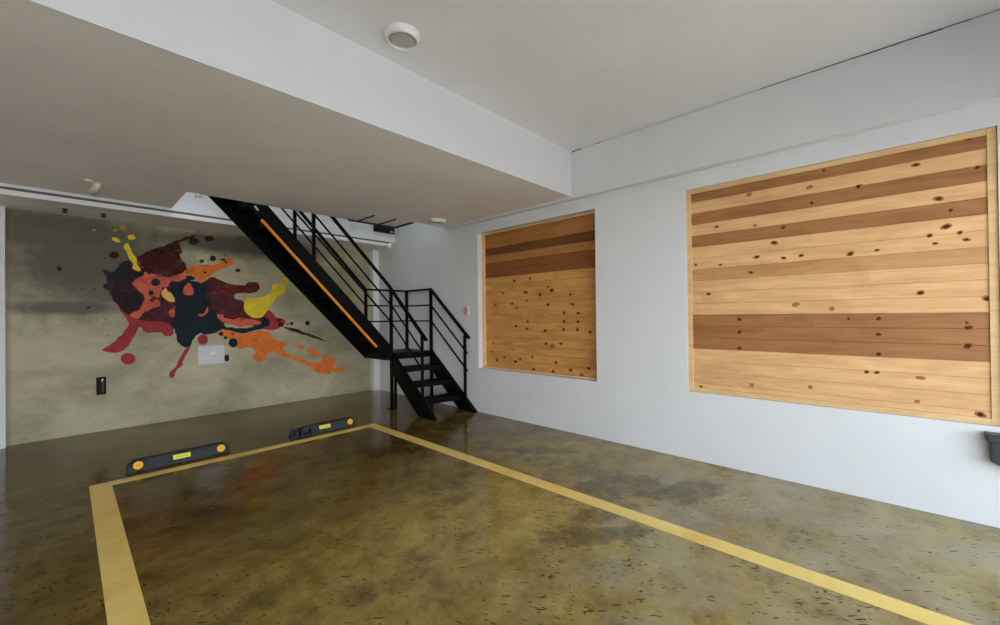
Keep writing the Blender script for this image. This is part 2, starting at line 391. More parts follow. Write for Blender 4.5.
# ------------------------------------------------------------------ measured outlines on the wall planes
SPLASHES = [
 ('dark_maroon', [(0.672,2.243),(0.771,2.328),(0.903,2.39),(1.024,2.462),(1.148,2.537),(1.277,2.602),(1.297,2.588),(1.164,2.505),(1.085,2.45),(1.119,2.356),(1.084,2.274),(1.146,2.162),(1.165,2.085),(1.083,2.017),(0.961,1.98),(0.842,2.014),(0.727,2.006),(0.65,2.047),(0.665,2.141),(0.637,2.212)]),
 ('dark_maroon', [(1.303,2.505),(1.295,2.478),(1.273,2.456),(1.244,2.445),(1.215,2.449),(1.194,2.465),(1.186,2.49),(1.194,2.517),(1.215,2.538),(1.244,2.549),(1.273,2.546),(1.295,2.53)]),
 ('dark_maroon', [(1.488,2.569),(1.48,2.547),(1.458,2.529),(1.429,2.52),(1.401,2.522),(1.38,2.534),(1.372,2.554),(1.38,2.575),(1.401,2.593),(1.43,2.602),(1.459,2.6),(1.48,2.588)]),
 ('dark_maroon', [(1.51,2.279),(1.505,2.258),(1.491,2.242),(1.472,2.234),(1.453,2.238),(1.44,2.252),(1.435,2.272),(1.44,2.293),(1.454,2.309),(1.473,2.316),(1.491,2.313),(1.505,2.299)]),
 ('dark_maroon', [(1.366,2.225),(1.362,2.212),(1.351,2.201),(1.337,2.196),(1.323,2.199),(1.313,2.207),(1.309,2.22),(1.313,2.233),(1.323,2.244),(1.338,2.249),(1.352,2.247),(1.362,2.238)]),
 ('dark_maroon', [(1.823,2.126),(1.818,2.112),(1.806,2.101),(1.789,2.096),(1.772,2.099),(1.76,2.108),(1.755,2.121),(1.76,2.134),(1.772,2.145),(1.789,2.15),(1.806,2.148),(1.818,2.139)]),
 ('dark_maroon', [(0.466,2.223),(0.459,2.199),(0.442,2.18),(0.419,2.172),(0.395,2.176),(0.378,2.191),(0.372,2.213),(0.379,2.237),(0.396,2.256),(0.419,2.265),(0.442,2.261),(0.46,2.245)]),
 ('deep_red', [(0.388,1.726),(0.508,2.019),(0.589,2.153),(0.699,2.032),(0.901,1.999),(1.021,1.958),(1.177,1.888),(1.208,1.731),(1.081,1.611),(0.958,1.492),(1.027,1.353),(1.009,1.232),(0.995,1.166),(0.923,1.163),(0.872,1.222),(0.724,1.227),(0.663,1.307),(0.605,1.173),(0.511,1.012),(0.413,0.978),(0.311,1.01),(0.34,1.044),(0.436,1.14),(0.543,1.29),(0.551,1.362),(0.475,1.528)]),
 ('slate', [(0.326,2.024),(0.39,2.007),(0.455,2.069),(0.497,2.141),(0.559,2.168),(0.589,2.089),(0.706,2.005),(0.602,1.888),(0.64,1.77),(0.703,1.643),(0.672,1.531),(0.71,1.656),(0.677,1.55),(0.567,1.466),(0.498,1.524),(0.416,1.671),(0.387,1.751),(0.401,1.673),(0.331,1.812),(0.353,1.919)]),
 ('plum', [(0.758,1.497),(0.874,1.573),(1.011,1.585),(1.081,1.485),(1.036,1.364),(0.924,1.348),(0.692,1.376),(0.645,1.419)]),
 ('deep_red', [(1.167,1.77),(1.334,1.909),(1.43,1.988),(1.509,1.992),(1.588,1.95),(1.71,1.908),(1.858,1.898),(1.945,1.956),(2.051,1.944),(2.08,1.875),(2.043,1.811),(1.943,1.778),(1.814,1.779),(1.74,1.74),(1.755,1.687),(1.86,1.65),(1.881,1.548),(1.941,1.449),(2.007,1.399),(2.189,1.447),(2.305,1.408),(2.425,1.373),(2.462,1.32),(2.328,1.24),(1.984,1.275),(1.605,1.356),(1.351,1.453),(1.203,1.59)]),
 ('plum', [(1.24,1.749),(1.372,1.892),(1.527,1.781),(1.709,1.715),(1.813,1.645),(1.845,1.523),(1.708,1.451),(1.606,1.487),(1.486,1.429),(1.257,1.454)]),
 ('navy', [(0.99,1.895),(1.098,1.939),(1.127,2.0),(1.245,2.003),(1.251,1.948),(1.212,1.926),(1.386,1.915),(1.409,1.839),(1.388,1.696),(1.455,1.616),(1.471,1.491),(1.532,1.673),(1.511,1.555),(1.534,1.39),(1.602,1.33),(1.601,1.27),(1.549,1.21),(1.47,1.19),(1.393,1.216),(1.335,1.211),(1.264,1.143),(1.223,1.077),(1.19,1.011),(1.142,0.992),(1.096,1.035),(1.052,1.082),(1.044,1.175),(1.018,1.243),(0.989,1.376),(1.028,1.53),(1.029,1.663),(0.977,1.749),(0.943,1.792),(0.87,1.598),(0.929,1.637),(1.02,1.639),(1.005,1.726),(0.975,1.821)]),
 ('navy', [(1.332,1.444),(1.483,1.443),(1.617,1.282),(1.709,1.266),(1.803,1.236),(1.973,1.258),(2.074,1.312),(2.099,1.382),(2.156,1.41),(2.223,1.337),(2.202,1.266),(2.098,1.221),(1.973,1.197),(1.85,1.163),(1.779,1.179),(1.685,1.21),(1.527,1.242),(1.538,1.204),(1.416,1.164),(1.31,1.225)]),
 ('coral', [(0.588,1.869),(0.685,1.967),(0.784,2.001),(0.961,1.97),(1.114,2.026),(1.165,1.986),(1.083,1.923),(0.991,1.914),(0.954,1.839),(0.888,1.814),(0.864,1.684),(0.815,1.698),(0.768,1.644),(0.87,1.576),(0.768,1.532),(0.725,1.492),(0.816,1.658),(0.874,1.594),(0.725,1.514),(0.648,1.409),(0.567,1.42),(0.582,1.476),(0.674,1.529),(0.71,1.635),(0.75,1.7),(0.669,1.55),(0.726,1.606),(0.698,1.717),(0.629,1.807)]),
 ('coral', [(1.517,1.443),(1.595,1.448),(1.622,1.402),(1.733,1.382),(1.828,1.399),(2.074,1.354),(2.079,1.303),(1.973,1.286),(1.803,1.263),(1.709,1.301),(1.613,1.317)]),
 ('red', [(2.084,1.439),(2.203,1.529),(2.308,1.408),(2.348,1.306),(2.416,1.377),(2.457,1.318),(2.388,1.255),(2.334,1.213),(2.227,1.202),(2.111,1.223),(2.215,1.28),(2.215,1.366),(2.151,1.415)]),
 ('red', [(0.49,1.497),(0.598,1.424),(0.692,1.376),(0.924,1.348),(1.009,1.238),(0.998,1.173),(0.923,1.165),(0.872,1.217),(0.724,1.223),(0.663,1.305),(0.605,1.169),(0.511,1.008),(0.413,0.976),(0.311,1.008),(0.34,1.042),(0.436,1.138),(0.54,1.288),(0.551,1.362)]),
 ('red', [(0.618,0.879),(0.608,0.843),(0.581,0.818),(0.546,0.811),(0.511,0.824),(0.485,0.854),(0.476,0.891),(0.485,0.928),(0.511,0.953),(0.546,0.96),(0.582,0.947),(0.608,0.918)]),
 ('red', [(1.405,1.09),(1.397,1.054),(1.374,1.028),(1.344,1.02),(1.314,1.031),(1.292,1.059),(1.284,1.096),(1.292,1.133),(1.314,1.158),(1.345,1.167),(1.375,1.156),(1.397,1.128)]),
 ('red', [(1.19,0.984),(1.116,0.814),(1.107,0.748),(1.05,0.694),(1.006,0.6),(0.971,0.593),(0.968,0.652),(1.033,0.733),(1.074,0.84),(1.153,0.986)]),
 ('orange', [(1.13,2.039),(1.226,2.137),(1.391,2.183),(1.475,2.169),(1.58,2.236),(1.57,2.228),(1.641,2.301),(1.708,2.303),(1.727,2.242),(1.691,2.186),(1.529,2.095),(1.411,1.994),(1.344,1.918),(1.332,1.902),(1.29,1.934),(1.241,1.995)]),
 ('orange', [(1.526,1.183),(1.583,1.229),(1.709,1.198),(1.826,1.153),(2.073,1.199),(2.227,1.15),(2.306,1.046),(2.501,0.977),(2.418,0.908),(2.495,0.806),(2.722,0.698),(2.9,0.621),(3.054,0.638),(3.039,0.711),(3.181,0.722),(3.284,0.611),(3.25,0.502),(3.449,0.489),(3.428,0.403),(3.217,0.436),(3.178,0.392),(2.959,0.448),(2.839,0.553),(2.494,0.735),(2.358,0.79),(2.278,0.868),(2.178,0.796),(2.151,0.727),(2.044,0.716),(1.978,0.798),(2.02,0.864),(1.946,0.939),(1.801,0.929),(1.749,0.993),(1.731,1.062),(1.616,1.116)]),
 ('orange', [(2.608,0.92),(2.694,0.935),(2.767,0.879),(2.688,0.866)]),
 ('orange', [(2.782,0.839),(2.917,0.851),(3.008,0.739),(2.916,0.727)]),
 ('coral', [(1.148,1.871),(1.209,1.882),(1.243,1.752),(1.132,1.745)]),
 ('coral', [(1.031,1.474),(1.026,1.446),(1.013,1.425),(0.996,1.417),(0.979,1.425),(0.966,1.446),(0.962,1.475),(0.966,1.503),(0.979,1.524),(0.997,1.532),(1.014,1.524),(1.027,1.503)]),
 ('coral', [(1.29,1.466),(1.365,1.478),(1.4,1.559),(1.41,1.508),(1.39,1.466),(1.346,1.434),(1.299,1.439)]),
 ('coral', [(0.888,1.833),(0.885,1.819),(0.876,1.809),(0.863,1.805),(0.851,1.808),(0.842,1.817),(0.839,1.83),(0.842,1.844),(0.851,1.854),(0.863,1.858),(0.876,1.855),(0.885,1.846)]),
 ('coral', [(0.74,2.004),(0.737,1.991),(0.731,1.982),(0.721,1.978),(0.712,1.981),(0.706,1.989),(0.703,2.001),(0.706,2.013),(0.713,2.023),(0.722,2.027),(0.731,2.024),(0.738,2.015)]),
 ('cream_yellow', [(0.882,1.741),(0.93,1.823),(0.948,1.781),(0.993,1.744),(1.03,1.649),(0.989,1.629),(0.929,1.662)]),
 ('navy', [(0.872,1.893),(0.866,1.867),(0.848,1.847),(0.824,1.839),(0.8,1.845),(0.783,1.863),(0.777,1.888),(0.783,1.913),(0.801,1.933),(0.824,1.941),(0.848,1.936),(0.866,1.918)]),
 ('navy', [(0.803,1.748),(0.8,1.73),(0.79,1.717),(0.776,1.712),(0.762,1.716),(0.752,1.729),(0.749,1.746),(0.753,1.764),(0.763,1.778),(0.776,1.783),(0.79,1.779),(0.8,1.766)]),
 ('navy', [(1.778,1.024),(1.77,0.99),(1.748,0.967),(1.719,0.959),(1.69,0.97),(1.669,0.996),(1.661,1.03),(1.669,1.063),(1.691,1.087),(1.72,1.095),(1.749,1.084),(1.77,1.058)]),
 ('navy', [(1.667,0.801),(1.663,0.776),(1.652,0.758),(1.637,0.753),(1.622,0.761),(1.611,0.781),(1.607,0.806),(1.612,0.831),(1.623,0.849),(1.637,0.855),(1.652,0.847),(1.663,0.827)]),
 ('navy', [(1.594,1.168),(1.59,1.152),(1.58,1.14),(1.566,1.137),(1.553,1.142),(1.543,1.154),(1.54,1.17),(1.543,1.185),(1.553,1.197),(1.567,1.201),(1.58,1.196),(1.59,1.184)]),
 ('navy', [(1.641,1.107),(1.638,1.095),(1.631,1.086),(1.62,1.083),(1.61,1.087),(1.603,1.096),(1.6,1.109),(1.603,1.12),(1.61,1.129),(1.621,1.132),(1.631,1.128),(1.638,1.119)]),
 ('navy', [(2.845,1.298),(2.84,1.279),(2.826,1.266),(2.809,1.262),(2.791,1.267),(2.778,1.281),(2.773,1.299),(2.778,1.317),(2.791,1.331),(2.809,1.335),(2.827,1.33),(2.84,1.316)]),
 ('navy', [(2.58,1.297),(2.576,1.284),(2.567,1.275),(2.554,1.271),(2.541,1.275),(2.532,1.285),(2.529,1.299),(2.532,1.312),(2.542,1.321),(2.554,1.325),(2.567,1.321),(2.576,1.311)]),
 ('dark_maroon', [(2.506,1.287),(2.504,1.278),(2.498,1.272),(2.49,1.27),(2.481,1.273),(2.475,1.279),(2.473,1.288),(2.475,1.297),(2.482,1.303),(2.49,1.305),(2.498,1.303),(2.504,1.296)]),
 ('dark_maroon', [(2.442,1.248),(2.61,1.213),(2.784,1.131),(2.964,1.062),(3.135,0.963),(2.933,1.032),(2.754,1.099),(2.581,1.166),(2.47,1.211)]),
 ('dark_maroon', [(2.432,1.283),(2.426,1.266),(2.41,1.253),(2.388,1.249),(2.366,1.254),(2.35,1.268),(2.345,1.285),(2.351,1.303),(2.367,1.315),(2.388,1.319),(2.41,1.314),(2.426,1.301)]),
 ('yellow', [(1.867,1.621),(1.921,1.708),(2.054,1.711),(2.191,1.753),(2.249,1.831),(2.262,1.908),(2.333,1.945),(2.417,1.949),(2.451,1.891),(2.431,1.798),(2.331,1.731),(2.26,1.626),(2.189,1.511),(2.108,1.41),(2.007,1.396),(1.92,1.444),(1.87,1.523)]),
 ('yellow', [(2.413,2.046),(2.467,2.065),(2.511,1.985),(2.478,1.95),(2.43,1.989)]),
 ('yellow', [(0.516,2.354),(0.549,2.386),(0.576,2.316),(0.592,2.263),(0.63,2.202),(0.638,2.12),(0.667,2.067),(0.66,2.026),(0.593,2.061),(0.602,2.117),(0.559,2.196),(0.539,2.266),(0.513,2.318)]),
 ('yellow', [(0.395,2.428),(0.43,2.447),(0.477,2.409),(0.463,2.386),(0.417,2.395)]),
 ('yellow', [(0.55,2.48),(0.59,2.497),(0.627,2.465),(0.604,2.436),(0.558,2.441)]),
 ('olive_yellow', [(0.451,2.539),(0.448,2.531),(0.441,2.524),(0.43,2.52),(0.42,2.521),(0.412,2.526),(0.41,2.533),(0.412,2.542),(0.42,2.549),(0.43,2.552),(0.441,2.552),(0.449,2.547)]),
 ('olive_yellow', [(0.538,2.588),(0.533,2.575),(0.52,2.563),(0.503,2.557),(0.486,2.558),(0.473,2.566),(0.469,2.578),(0.473,2.591),(0.486,2.602),(0.503,2.608),(0.521,2.607),(0.533,2.6)]),
 ('olive_yellow', [(0.256,2.511),(0.254,2.503),(0.248,2.496),(0.24,2.493),(0.232,2.494),(0.226,2.499),(0.224,2.507),(0.226,2.515),(0.232,2.521),(0.24,2.525),(0.248,2.524),(0.254,2.519)]),
]
KNOTS_BIG = [(1.128, 2.193, 0.0156, 0.0122, 0), (0.861, 2.436, 0.022, 0.017, 1), (0.437, 2.406, 0.0204, 0.0158, 1), (0.345, 2.517, 0.014, 0.011, 0), (0.424, 2.276, 0.0172, 0.0134, 0), (0.616, 2.107, 0.0188, 0.0146, 0), (0.682, 1.988, 0.022, 0.017, 0), (0.811, 1.881, 0.0188, 0.0146, 0), (0.618, 1.852, 0.0156, 0.0122, 0), (0.497, 1.86, 0.0156, 0.0122, 0), (0.858, 1.749, 0.0188, 0.0146, 0), (0.9, 2.073, 0.0156, 0.0122, 1), (1.313, 1.859, 0.0124, 0.0098, 0), (1.1, 1.84, 0.0124, 0.0098, 0), (0.821, 2.157, 0.0156, 0.0122, 1), (-0.414, 2.538, 0.0204, 0.0158, 0), (-0.167, 2.43, 0.0172, 0.0134, 0), (-0.45, 2.338, 0.0156, 0.0122, 0), (0.141, 2.343, 0.0204, 0.0158, 0), (-0.275, 2.168, 0.0204, 0.0158, 0), (-0.33, 2.078, 0.0156, 0.0122, 0), (-0.307, 1.971, 0.022, 0.017, 0), (-0.228, 1.92, 0.0156, 0.0122, 0), (-0.397, 1.87, 0.0156, 0.0122, 0), (-0.369, 1.921, 0.014, 0.011, 0), (0.192, 1.84, 0.0204, 0.0158, 0), (-0.255, 1.862, 0.0124, 0.0098, 0), (0.042, 1.85, 0.0124, 0.0098, 0), (1.205, 1.576, 0.0172, 0.0134, 0), (0.54, 1.46, 0.0252, 0.0194, 1), (0.952, 1.339, 0.0236, 0.0182, 0), (0.953, 1.226, 0.0236, 0.0182, 0), (0.955, 1.081, 0.022, 0.017, 0), (0.431, 1.301, 0.022, 0.017, 1), (0.432, 1.197, 0.0204, 0.0158, 1), (0.433, 1.11, 0.0204, 0.0158, 1), (0.606, 1.341, 0.0156, 0.0122, 1), (0.863, 0.759, 0.0204, 0.0158, 1), (0.451, 0.79, 0.0188, 0.0146, 1), (0.308, 1.422, 0.0204, 0.0158, 1), (1.282, 0.702, 0.014, 0.011, 0), (-0.179, 1.524, 0.0188, 0.0146, 0), (0.039, 1.342, 0.022, 0.017, 0), (0.041, 1.227, 0.0204, 0.0158, 0), (0.043, 1.08, 0.022, 0.017, 0), (-0.399, 1.281, 0.0236, 0.0182, 0), (-0.394, 1.16, 0.0268, 0.0206, 0), (-0.482, 1.473, 0.0204, 0.0158, 0), (0.053, 0.943, 0.014, 0.011, 0), (0.11, 0.942, 0.014, 0.011, 0), (-0.172, 0.926, 0.0204, 0.0158, 1), (-0.445, 0.711, 0.022, 0.017, 0), (-0.153, 0.757, 0.0156, 0.0122, 1), (0.209, 1.343, 0.014, 0.011, 0), (-0.391, 1.315, 0.0124, 0.0098, 0)]
KNOTS_SMALL = [(2.626, 2.224, 0.022, 0.018, 1), (3.721, 1.872, 0.022, 0.018, 0), (3.443, 1.882, 0.018, 0.015, 0), (3.524, 1.701, 0.024, 0.0195, 0), (3.28, 1.656, 0.022, 0.018, 0), (3.089, 1.71, 0.026, 0.021, 0), (3.148, 1.756, 0.018, 0.015, 0), (2.811, 1.644, 0.02, 0.0165, 0), (3.938, 1.709, 0.018, 0.015, 0), (3.428, 2.01, 0.022, 0.018, 1), (3.511, 1.702, 0.022, 0.018, 0), (3.28, 1.662, 0.022, 0.018, 0), (3.089, 1.704, 0.024, 0.0195, 0), (4.305, 1.581, 0.02, 0.0165, 0), (4.087, 1.542, 0.02, 0.0165, 0), (3.767, 1.556, 0.022, 0.018, 0), (3.685, 1.495, 0.02, 0.0165, 0), (3.152, 1.525, 0.026, 0.021, 0), (2.779, 1.523, 0.022, 0.018, 0), (2.903, 1.419, 0.022, 0.018, 0), (2.701, 1.413, 0.022, 0.018, 0), (2.909, 1.311, 0.022, 0.018, 0), (2.707, 1.31, 0.022, 0.018, 0), (2.913, 1.213, 0.022, 0.018, 0), (2.716, 1.214, 0.022, 0.018, 0), (3.49, 1.307, 0.02, 0.0165, 0), (3.505, 1.211, 0.024, 0.0195, 0), (3.699, 1.244, 0.022, 0.018, 0), (3.2, 1.19, 0.026, 0.021, 0), (2.541, 1.185, 0.022, 0.018, 0), (4.311, 1.199, 0.02, 0.0165, 0), (3.19, 1.026, 0.024, 0.0195, 0), (2.959, 1.035, 0.022, 0.018, 0), (3.095, 0.995, 0.042, 0.033, 1), (4.135, 0.993, 0.016, 0.0135, 0), (4.177, 0.869, 0.018, 0.015, 0), (4.072, 0.755, 0.024, 0.0195, 0), (3.715, 0.758, 0.026, 0.021, 0), (3.632, 0.795, 0.02, 0.0165, 0), (3.928, 0.801, 0.018, 0.015, 0), (3.039, 0.793, 0.024, 0.0195, 0), (3.401, 0.675, 0.026, 0.021, 0), (3.083, 0.672, 0.026, 0.021, 0), (2.819, 0.718, 0.026, 0.021, 0), (2.662, 0.671, 0.022, 0.018, 0), (2.567, 0.757, 0.024, 0.0195, 0), (3.499, 1.589, 0.016, 0.0135, 0), (2.456, 0.775, 0.016, 0.0135, 0), (3.419, 0.839, 0.018, 0.015, 0)]

# ------------------------------------------------------------------ the setting
XR = 4.10          # right wall
YM = 7.15          # mural wall
XL, YF = -3.55, -1.25
Z_LOW, Z_UP, Y_STEP = 2.76, 3.28, 2.635
OPX0, OPY, OPY2, OPX1 = 0.89, 5.45, 4.95, 3.46     # stair opening in the lower ceiling
Y_BEAM = 6.45

bm = new_bm(); add_box(bm, XL, XR+0.2, YF, YM+0.2, -0.12, 0)
struct('floor', bm, M_FLOOR)
M_STREET = mat('street_paving', (0.50, 0.48, 0.45), 0.85, var=0.12, scale=2)
bm = new_bm(); add_box(bm, -30, 30, -30, YF, -0.14, -0.015)
struct('street_ground', bm, M_STREET)

# niches of the two timber panels: (y0, y1, z0, z1, depth)
N_BIG = (-0.535, 1.392, 0.648, 2.582, 0.014)
N_SMALL = (2.378, 4.305, 0.638, 2.590, 0.085)
T = 0.25
bm = new_bm()
ys = [YF, N_BIG[0], N_BIG[1], N_SMALL[0], N_SMALL[1], YM+0.2]
for a, b in ((ys[0], ys[1]), (ys[2], ys[3]), (ys[4], ys[5])):
    add_box(bm, XR, XR+T, a, b, 0, 3.8)
for y0, y1, z0, z1, d in (N_BIG, N_SMALL):
    add_box(bm, XR, XR+T, y0, y1, 0, z0); add_box(bm, XR, XR+T, y0, y1, z1, 3.8)
    add_box(bm, XR+d+0.065, XR+T, y0, y1, z0, z1)
bmesh.ops.remove_doubles(bm, verts=bm.verts[:], dist=1e-5)
struct('wall_right', bm, M_WALL)

bm = new_bm(); add_box(bm, XL-0.2, XL, YF, YM+0.2, 0, 3.4)
struct('wall_left', bm, M_WALL)
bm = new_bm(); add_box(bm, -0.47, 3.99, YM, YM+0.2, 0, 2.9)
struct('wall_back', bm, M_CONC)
bm = new_bm(); add_box(bm, XL, -0.462, 7.03, YM+0.2, 0, 2.9)
struct('wall_back_left', bm, M_WALL)
bm = new_bm(); add_box(bm, 3.975, XR+0.01, 7.04, YM+0.2, 0, 2.66)
struct('wall_back_right', bm, plaster('bright_white_paint', (0.88, 0.88, 0.87)))

bm = new_bm(); add_box(bm, XL-0.2, XR+T, YF-0.2, YF, 2.42, 3.6)  # unseen lintel, added to keep sky light off the high surfaces
struct('added_front_lintel', bm, M_WALL)

# upper ceiling slab, step face and lower ceiling
bm = new_bm(); add_box(bm, XL, XR+T, YF, Y_STEP+0.05, Z_UP, Z_UP+0.3)
struct('ceiling', bm, M_CEIL)
bm = new_bm()
add_box(bm, XL, XR+0.01, Y_STEP, OPY2, Z_LOW, Z_UP+0.1)
add_box(bm, XL, OPX1, OPY2, OPY, Z_LOW, Z_UP+0.1)
add_box(bm, XL, OPX0, OPY, 6.5, Z_LOW, Z_UP+0.1)
bmesh.ops.remove_doubles(bm, verts=bm.verts[:], dist=1e-5)
struct('ceiling_lower', bm, [M_LOW])
# white painted face of the drop between the two ceiling heights
bm = new_bm(); add_box(bm, XL, XR, Y_STEP-0.006, Y_STEP, Z_LOW-0.002, Z_UP)
struct('trim_1', bm, plaster('step_face_paint', (0.67, 0.67, 0.68)))
# bulkhead along the right wall
bm = new_bm(); add_box(bm, 4.012, XR+0.01, YF, OPY2, 2.738, Z_UP-0.006)
struct('trim_2', bm, plaster('bulkhead_paint', (0.72, 0.72, 0.715)))
# hairline crack where the bulkhead meets the ceiling
bm = new_bm()
random.seed(4)
for a, b, w in ((2.49, 2.61, 0.010), (2.25, 2.30, 0.004), (0.55, 0.75, 0.0015), (0.10, 0.55, 0.003), (-0.30, 0.10, 0.005), (-0.42, -0.30, 0.002)):
    n = 8
    for k in range(n):
        y0 = a+(b-a)*k/n; y1 = a+(b-a)*(k+1)/n
        ww = w*random.uniform(0.5, 1.1)
        add_box(bm, 4.0100, 4.013, y0, y1+0.002, Z_UP-0.003-ww, Z_UP-0.001)
struct('trim_3', bm, M_DARK)

# beam in front of the mural wall: face up into the stairwell, soffit, shadow gap and bottom trim (the beam runs very slightly out of square)
def yb(x): return 6.345+0.026*(x+0.45)
def skew_box(bm, x0, x1, d0, y1, z0, z1):
    add_prism(bm, [(x0, yb(x0)+d0), (x1, yb(x1)+d0), (x1, y1), (x0, y1)], z0, z1, 'xy')
bm = new_bm(); skew_box(bm, XL, XR+0.01, 0.0, 6.65, 2.732, 5.4)
struct('wall_beam', bm, M_WALL)
bm = new_bm(); skew_box(bm, XL, 3.97, 0.010, 6.64, 2.690, 2.733)
struct('gap_shade_strip', bm, mat('gap_shade_grey', (0.13, 0.125, 0.115), 0.7))  # grey strip that paints in the shade of the open gap
bm = new_bm(); add_box(bm, XL, XR+0.01, 6.60, YM+0.01, 2.655, 2.72); skew_box(bm, XL, 3.96, 0.01, 6.60, 2.655, 2.700)
struct('ceiling_soffit', bm, M_LOW)
bm = new_bm(); skew_box(bm, XL, 3.965, -0.006, 6.55, 2.650, 2.702)
struct('trim_5', bm, M_TRIM, 0.003)

# stairwell walls and floor above
bm = new_bm()
add_box(bm, OPX0-0.1, OPX0, OPY-0.0, 6.5, Z_UP+0.1, 5.4)
add_box(bm, OPX0-0.1, OPX1, OPY-0.1, OPY, Z_UP+0.1, 5.4)
add_box(bm, OPX1, XR, OPY2-0.1, OPY2, Z_UP+0.1, 5.4)
add_box(bm, XR, XR+T, OPY2-0.1, 6.6, 3.8, 5.4)
struct('wall_stairwell', bm, M_WALL)
bm = new_bm(); add_box(bm, OPX0-0.1, XR+T, OPY2-0.1, 6.6, 5.4, 5.5)
struct('ceiling_stairwell', bm, M_CEIL)

# ------------------------------------------------------------------ yellow bay marking: two sides and the far end, one painted outline
bm = new_bm()
outline = [(0.125, -1.2), (0.26, -1.2), (0.26, 4.765), (2.63, 4.765), (2.63, -1.2), (2.757, -1.2), (2.757, 4.88), (0.125, 4.88)]
add_prism(bm, outline, 0.0003, 0.0022, 'xy')
rootm = obj('parking_line', bm, M_YELLOW)
tag(rootm, 'worn yellow line painted round the parking bay on the concrete floor', 'floor marking')

# ------------------------------------------------------------------ timber panels
def plank_panel(name, label, niche, frame_w, frame_in, rows, top_z, knots, g):
    y0, y1, z0, z1, d = niche
    root = thing(name, label, 'wall panel', (XR+d, (y0+y1)/2, z0))
    xf = XR+d                      # front of the frame, set back in the niche
    e = 0.002
    # frame: four mitre-less boards
    bm = new_bm()
    add_box(bm, xf, xf+0.06, y0+e, y0+frame_w, z0+e, z1-e)
    add_box(bm, xf, xf+0.06, y1-frame_w, y1-e, z0+e, z1-e)
    add_box(bm, xf+0.0005, xf+0.06, y0+frame_w, y1-frame_w, z0+e, z0+frame_w)
    add_box(bm, xf+0.0005, xf+0.06, y0+frame_w, y1-frame_w, z1-frame_w, z1-e)
    part('frame', bm, W_FRAME, root, 0.002)
    # boarding: tongue-and-groove planks, each with its own shade
    bm = new_bm()
    xp = xf+frame_in
    z = top_z
    mats = [W_PALE, W_MID, W_DARK, W_RED, W_GOLD, W_KNOT, W_KNOTL, W_BROWN, W_ESPRESSO]
    zi = z0+frame_w; za = z1-frame_w
    first = True
    random.seed(len(rows))
    zt = za
    for k, code in enumerate(rows):
        zb = top_z-0.1075*k
        zb = max(zb, zi)
        if zt-zb > 0.004:
            yA, yB = y0+frame_w-0.003, y1-frame_w+0.003
            # a plank with small bevels on its long edges
            prof = [(xp+0.02, zb+g*0.2), (xp+0.003, zb+g*0.2), (xp, zb+g+0.0015), (xp, zt-g-0.0015), (xp+0.003, zt-g*0.2), (xp+0.02, zt-g*0.2)]
            add_prism(bm, [(p, q) for p, q in prof], yA, yB, 'xz', 'PMDRG__BE'.index(code))
        zt = zb
        if zb <= zi: break
    def blotch(yk, zk, ry, rz, lift, mi):
        n = 14
        ph = random.uniform(0, 6)
        rr = [1+0.16*math.sin(2*2*PI*i/n+ph)+random.uniform(-0.10, 0.10) for i in range(n)]
        cvs = [bm.verts.new((xp-lift, yk+ry*rr[i]*math.cos(2*PI*i/n), zk+rz*rr[i]*math.sin(2*PI*i/n))) for i in range(n)]
        bvs = [bm.verts.new((xp+0.0025, v.co.y, v.co.z)) for v in cvs]
        bm.faces.new(cvs).material_index = mi
        for i in range(n):
            bm.faces.new((cvs[i], bvs[i], bvs[(i+1) % n], cvs[(i+1) % n])).material_index = mi
    for (yk, zk, ry, rz, pale) in knots:
        if pale: blotch(yk, zk, ry*1.05, rz, 0.0006, 6)
        else:
            blotch(yk, zk, ry*1.25, rz*1.15, 0.0004, 6)
            blotch(yk, zk, ry*0.72, rz*0.72, 0.0008, 5)
    part('boarding', bm, mats, root)
    return root
plank_panel('timber_panel', 'large striped timber panel of pale and brown planks, above the black wall box', N_BIG, 0.044, 0.009,
            'DPDPDPPMPPPDDDPPPP', 2.457, KNOTS_BIG, 0.0012)
plank_panel('timber_panel', 'smaller knotty golden timber panel beside the black staircase', N_SMALL, 0.022, 0.055,
            'BEBRRGGGGGGGGGGGGG', 2.375, KNOTS_SMALL, 0.0022)

# ------------------------------------------------------------------ paint splash mural on the concrete wall
PAINT = {'dark_maroon': (0.050, 0.012, 0.010), 'deep_red': (0.175, 0.023, 0.023), 'red': (0.42, 0.048, 0.055), 'slate': (0.038, 0.026, 0.032),
         'plum': (0.155, 0.050, 0.055), 'navy': (0.021, 0.029, 0.037), 'coral': (0.70, 0.150, 0.092), 'orange': (0.86, 0.215, 0.045),
         'cream_yellow': (0.90, 0.56, 0.16), 'yellow': (0.92, 0.68, 0.045), 'olive_yellow': (0.42, 0.34, 0.07)}
NAMES = {'dark_maroon': 'maroon paint splash', 'deep_red': 'deep red paint splash', 'red': 'red paint splash', 'slate': 'slate grey paint splash',
         'plum': 'plum paint splash', 'navy': 'navy paint splash', 'coral': 'coral paint splash', 'orange': 'orange paint splash',
         'cream_yellow': 'cream yellow paint splash', 'yellow': 'yellow paint splash', 'olive_yellow': 'faded yellow paint specks'}
SECOND = {'dark_maroon': (0.085, 0.016, 0.014), 'deep_red': (0.085, 0.018, 0.018), 'slate': (0.022, 0.026, 0.034), 'plum': (0.085, 0.025, 0.028), 'red': (0.33, 0.045, 0.052)}
THIN = {'dark_maroon': (0.45, 0.30, 0.54), 'slate': (0.30, 0.34, 0.58), 'plum': (0.2, 0.36, 0.60), 'deep_red': (0.65, 0.32, 0.54), 'orange': (0.75, 0.35, 0.5), 'coral': (0.6, 0.36, 0.5), 'red': (0.8, 0.35, 0.5)}
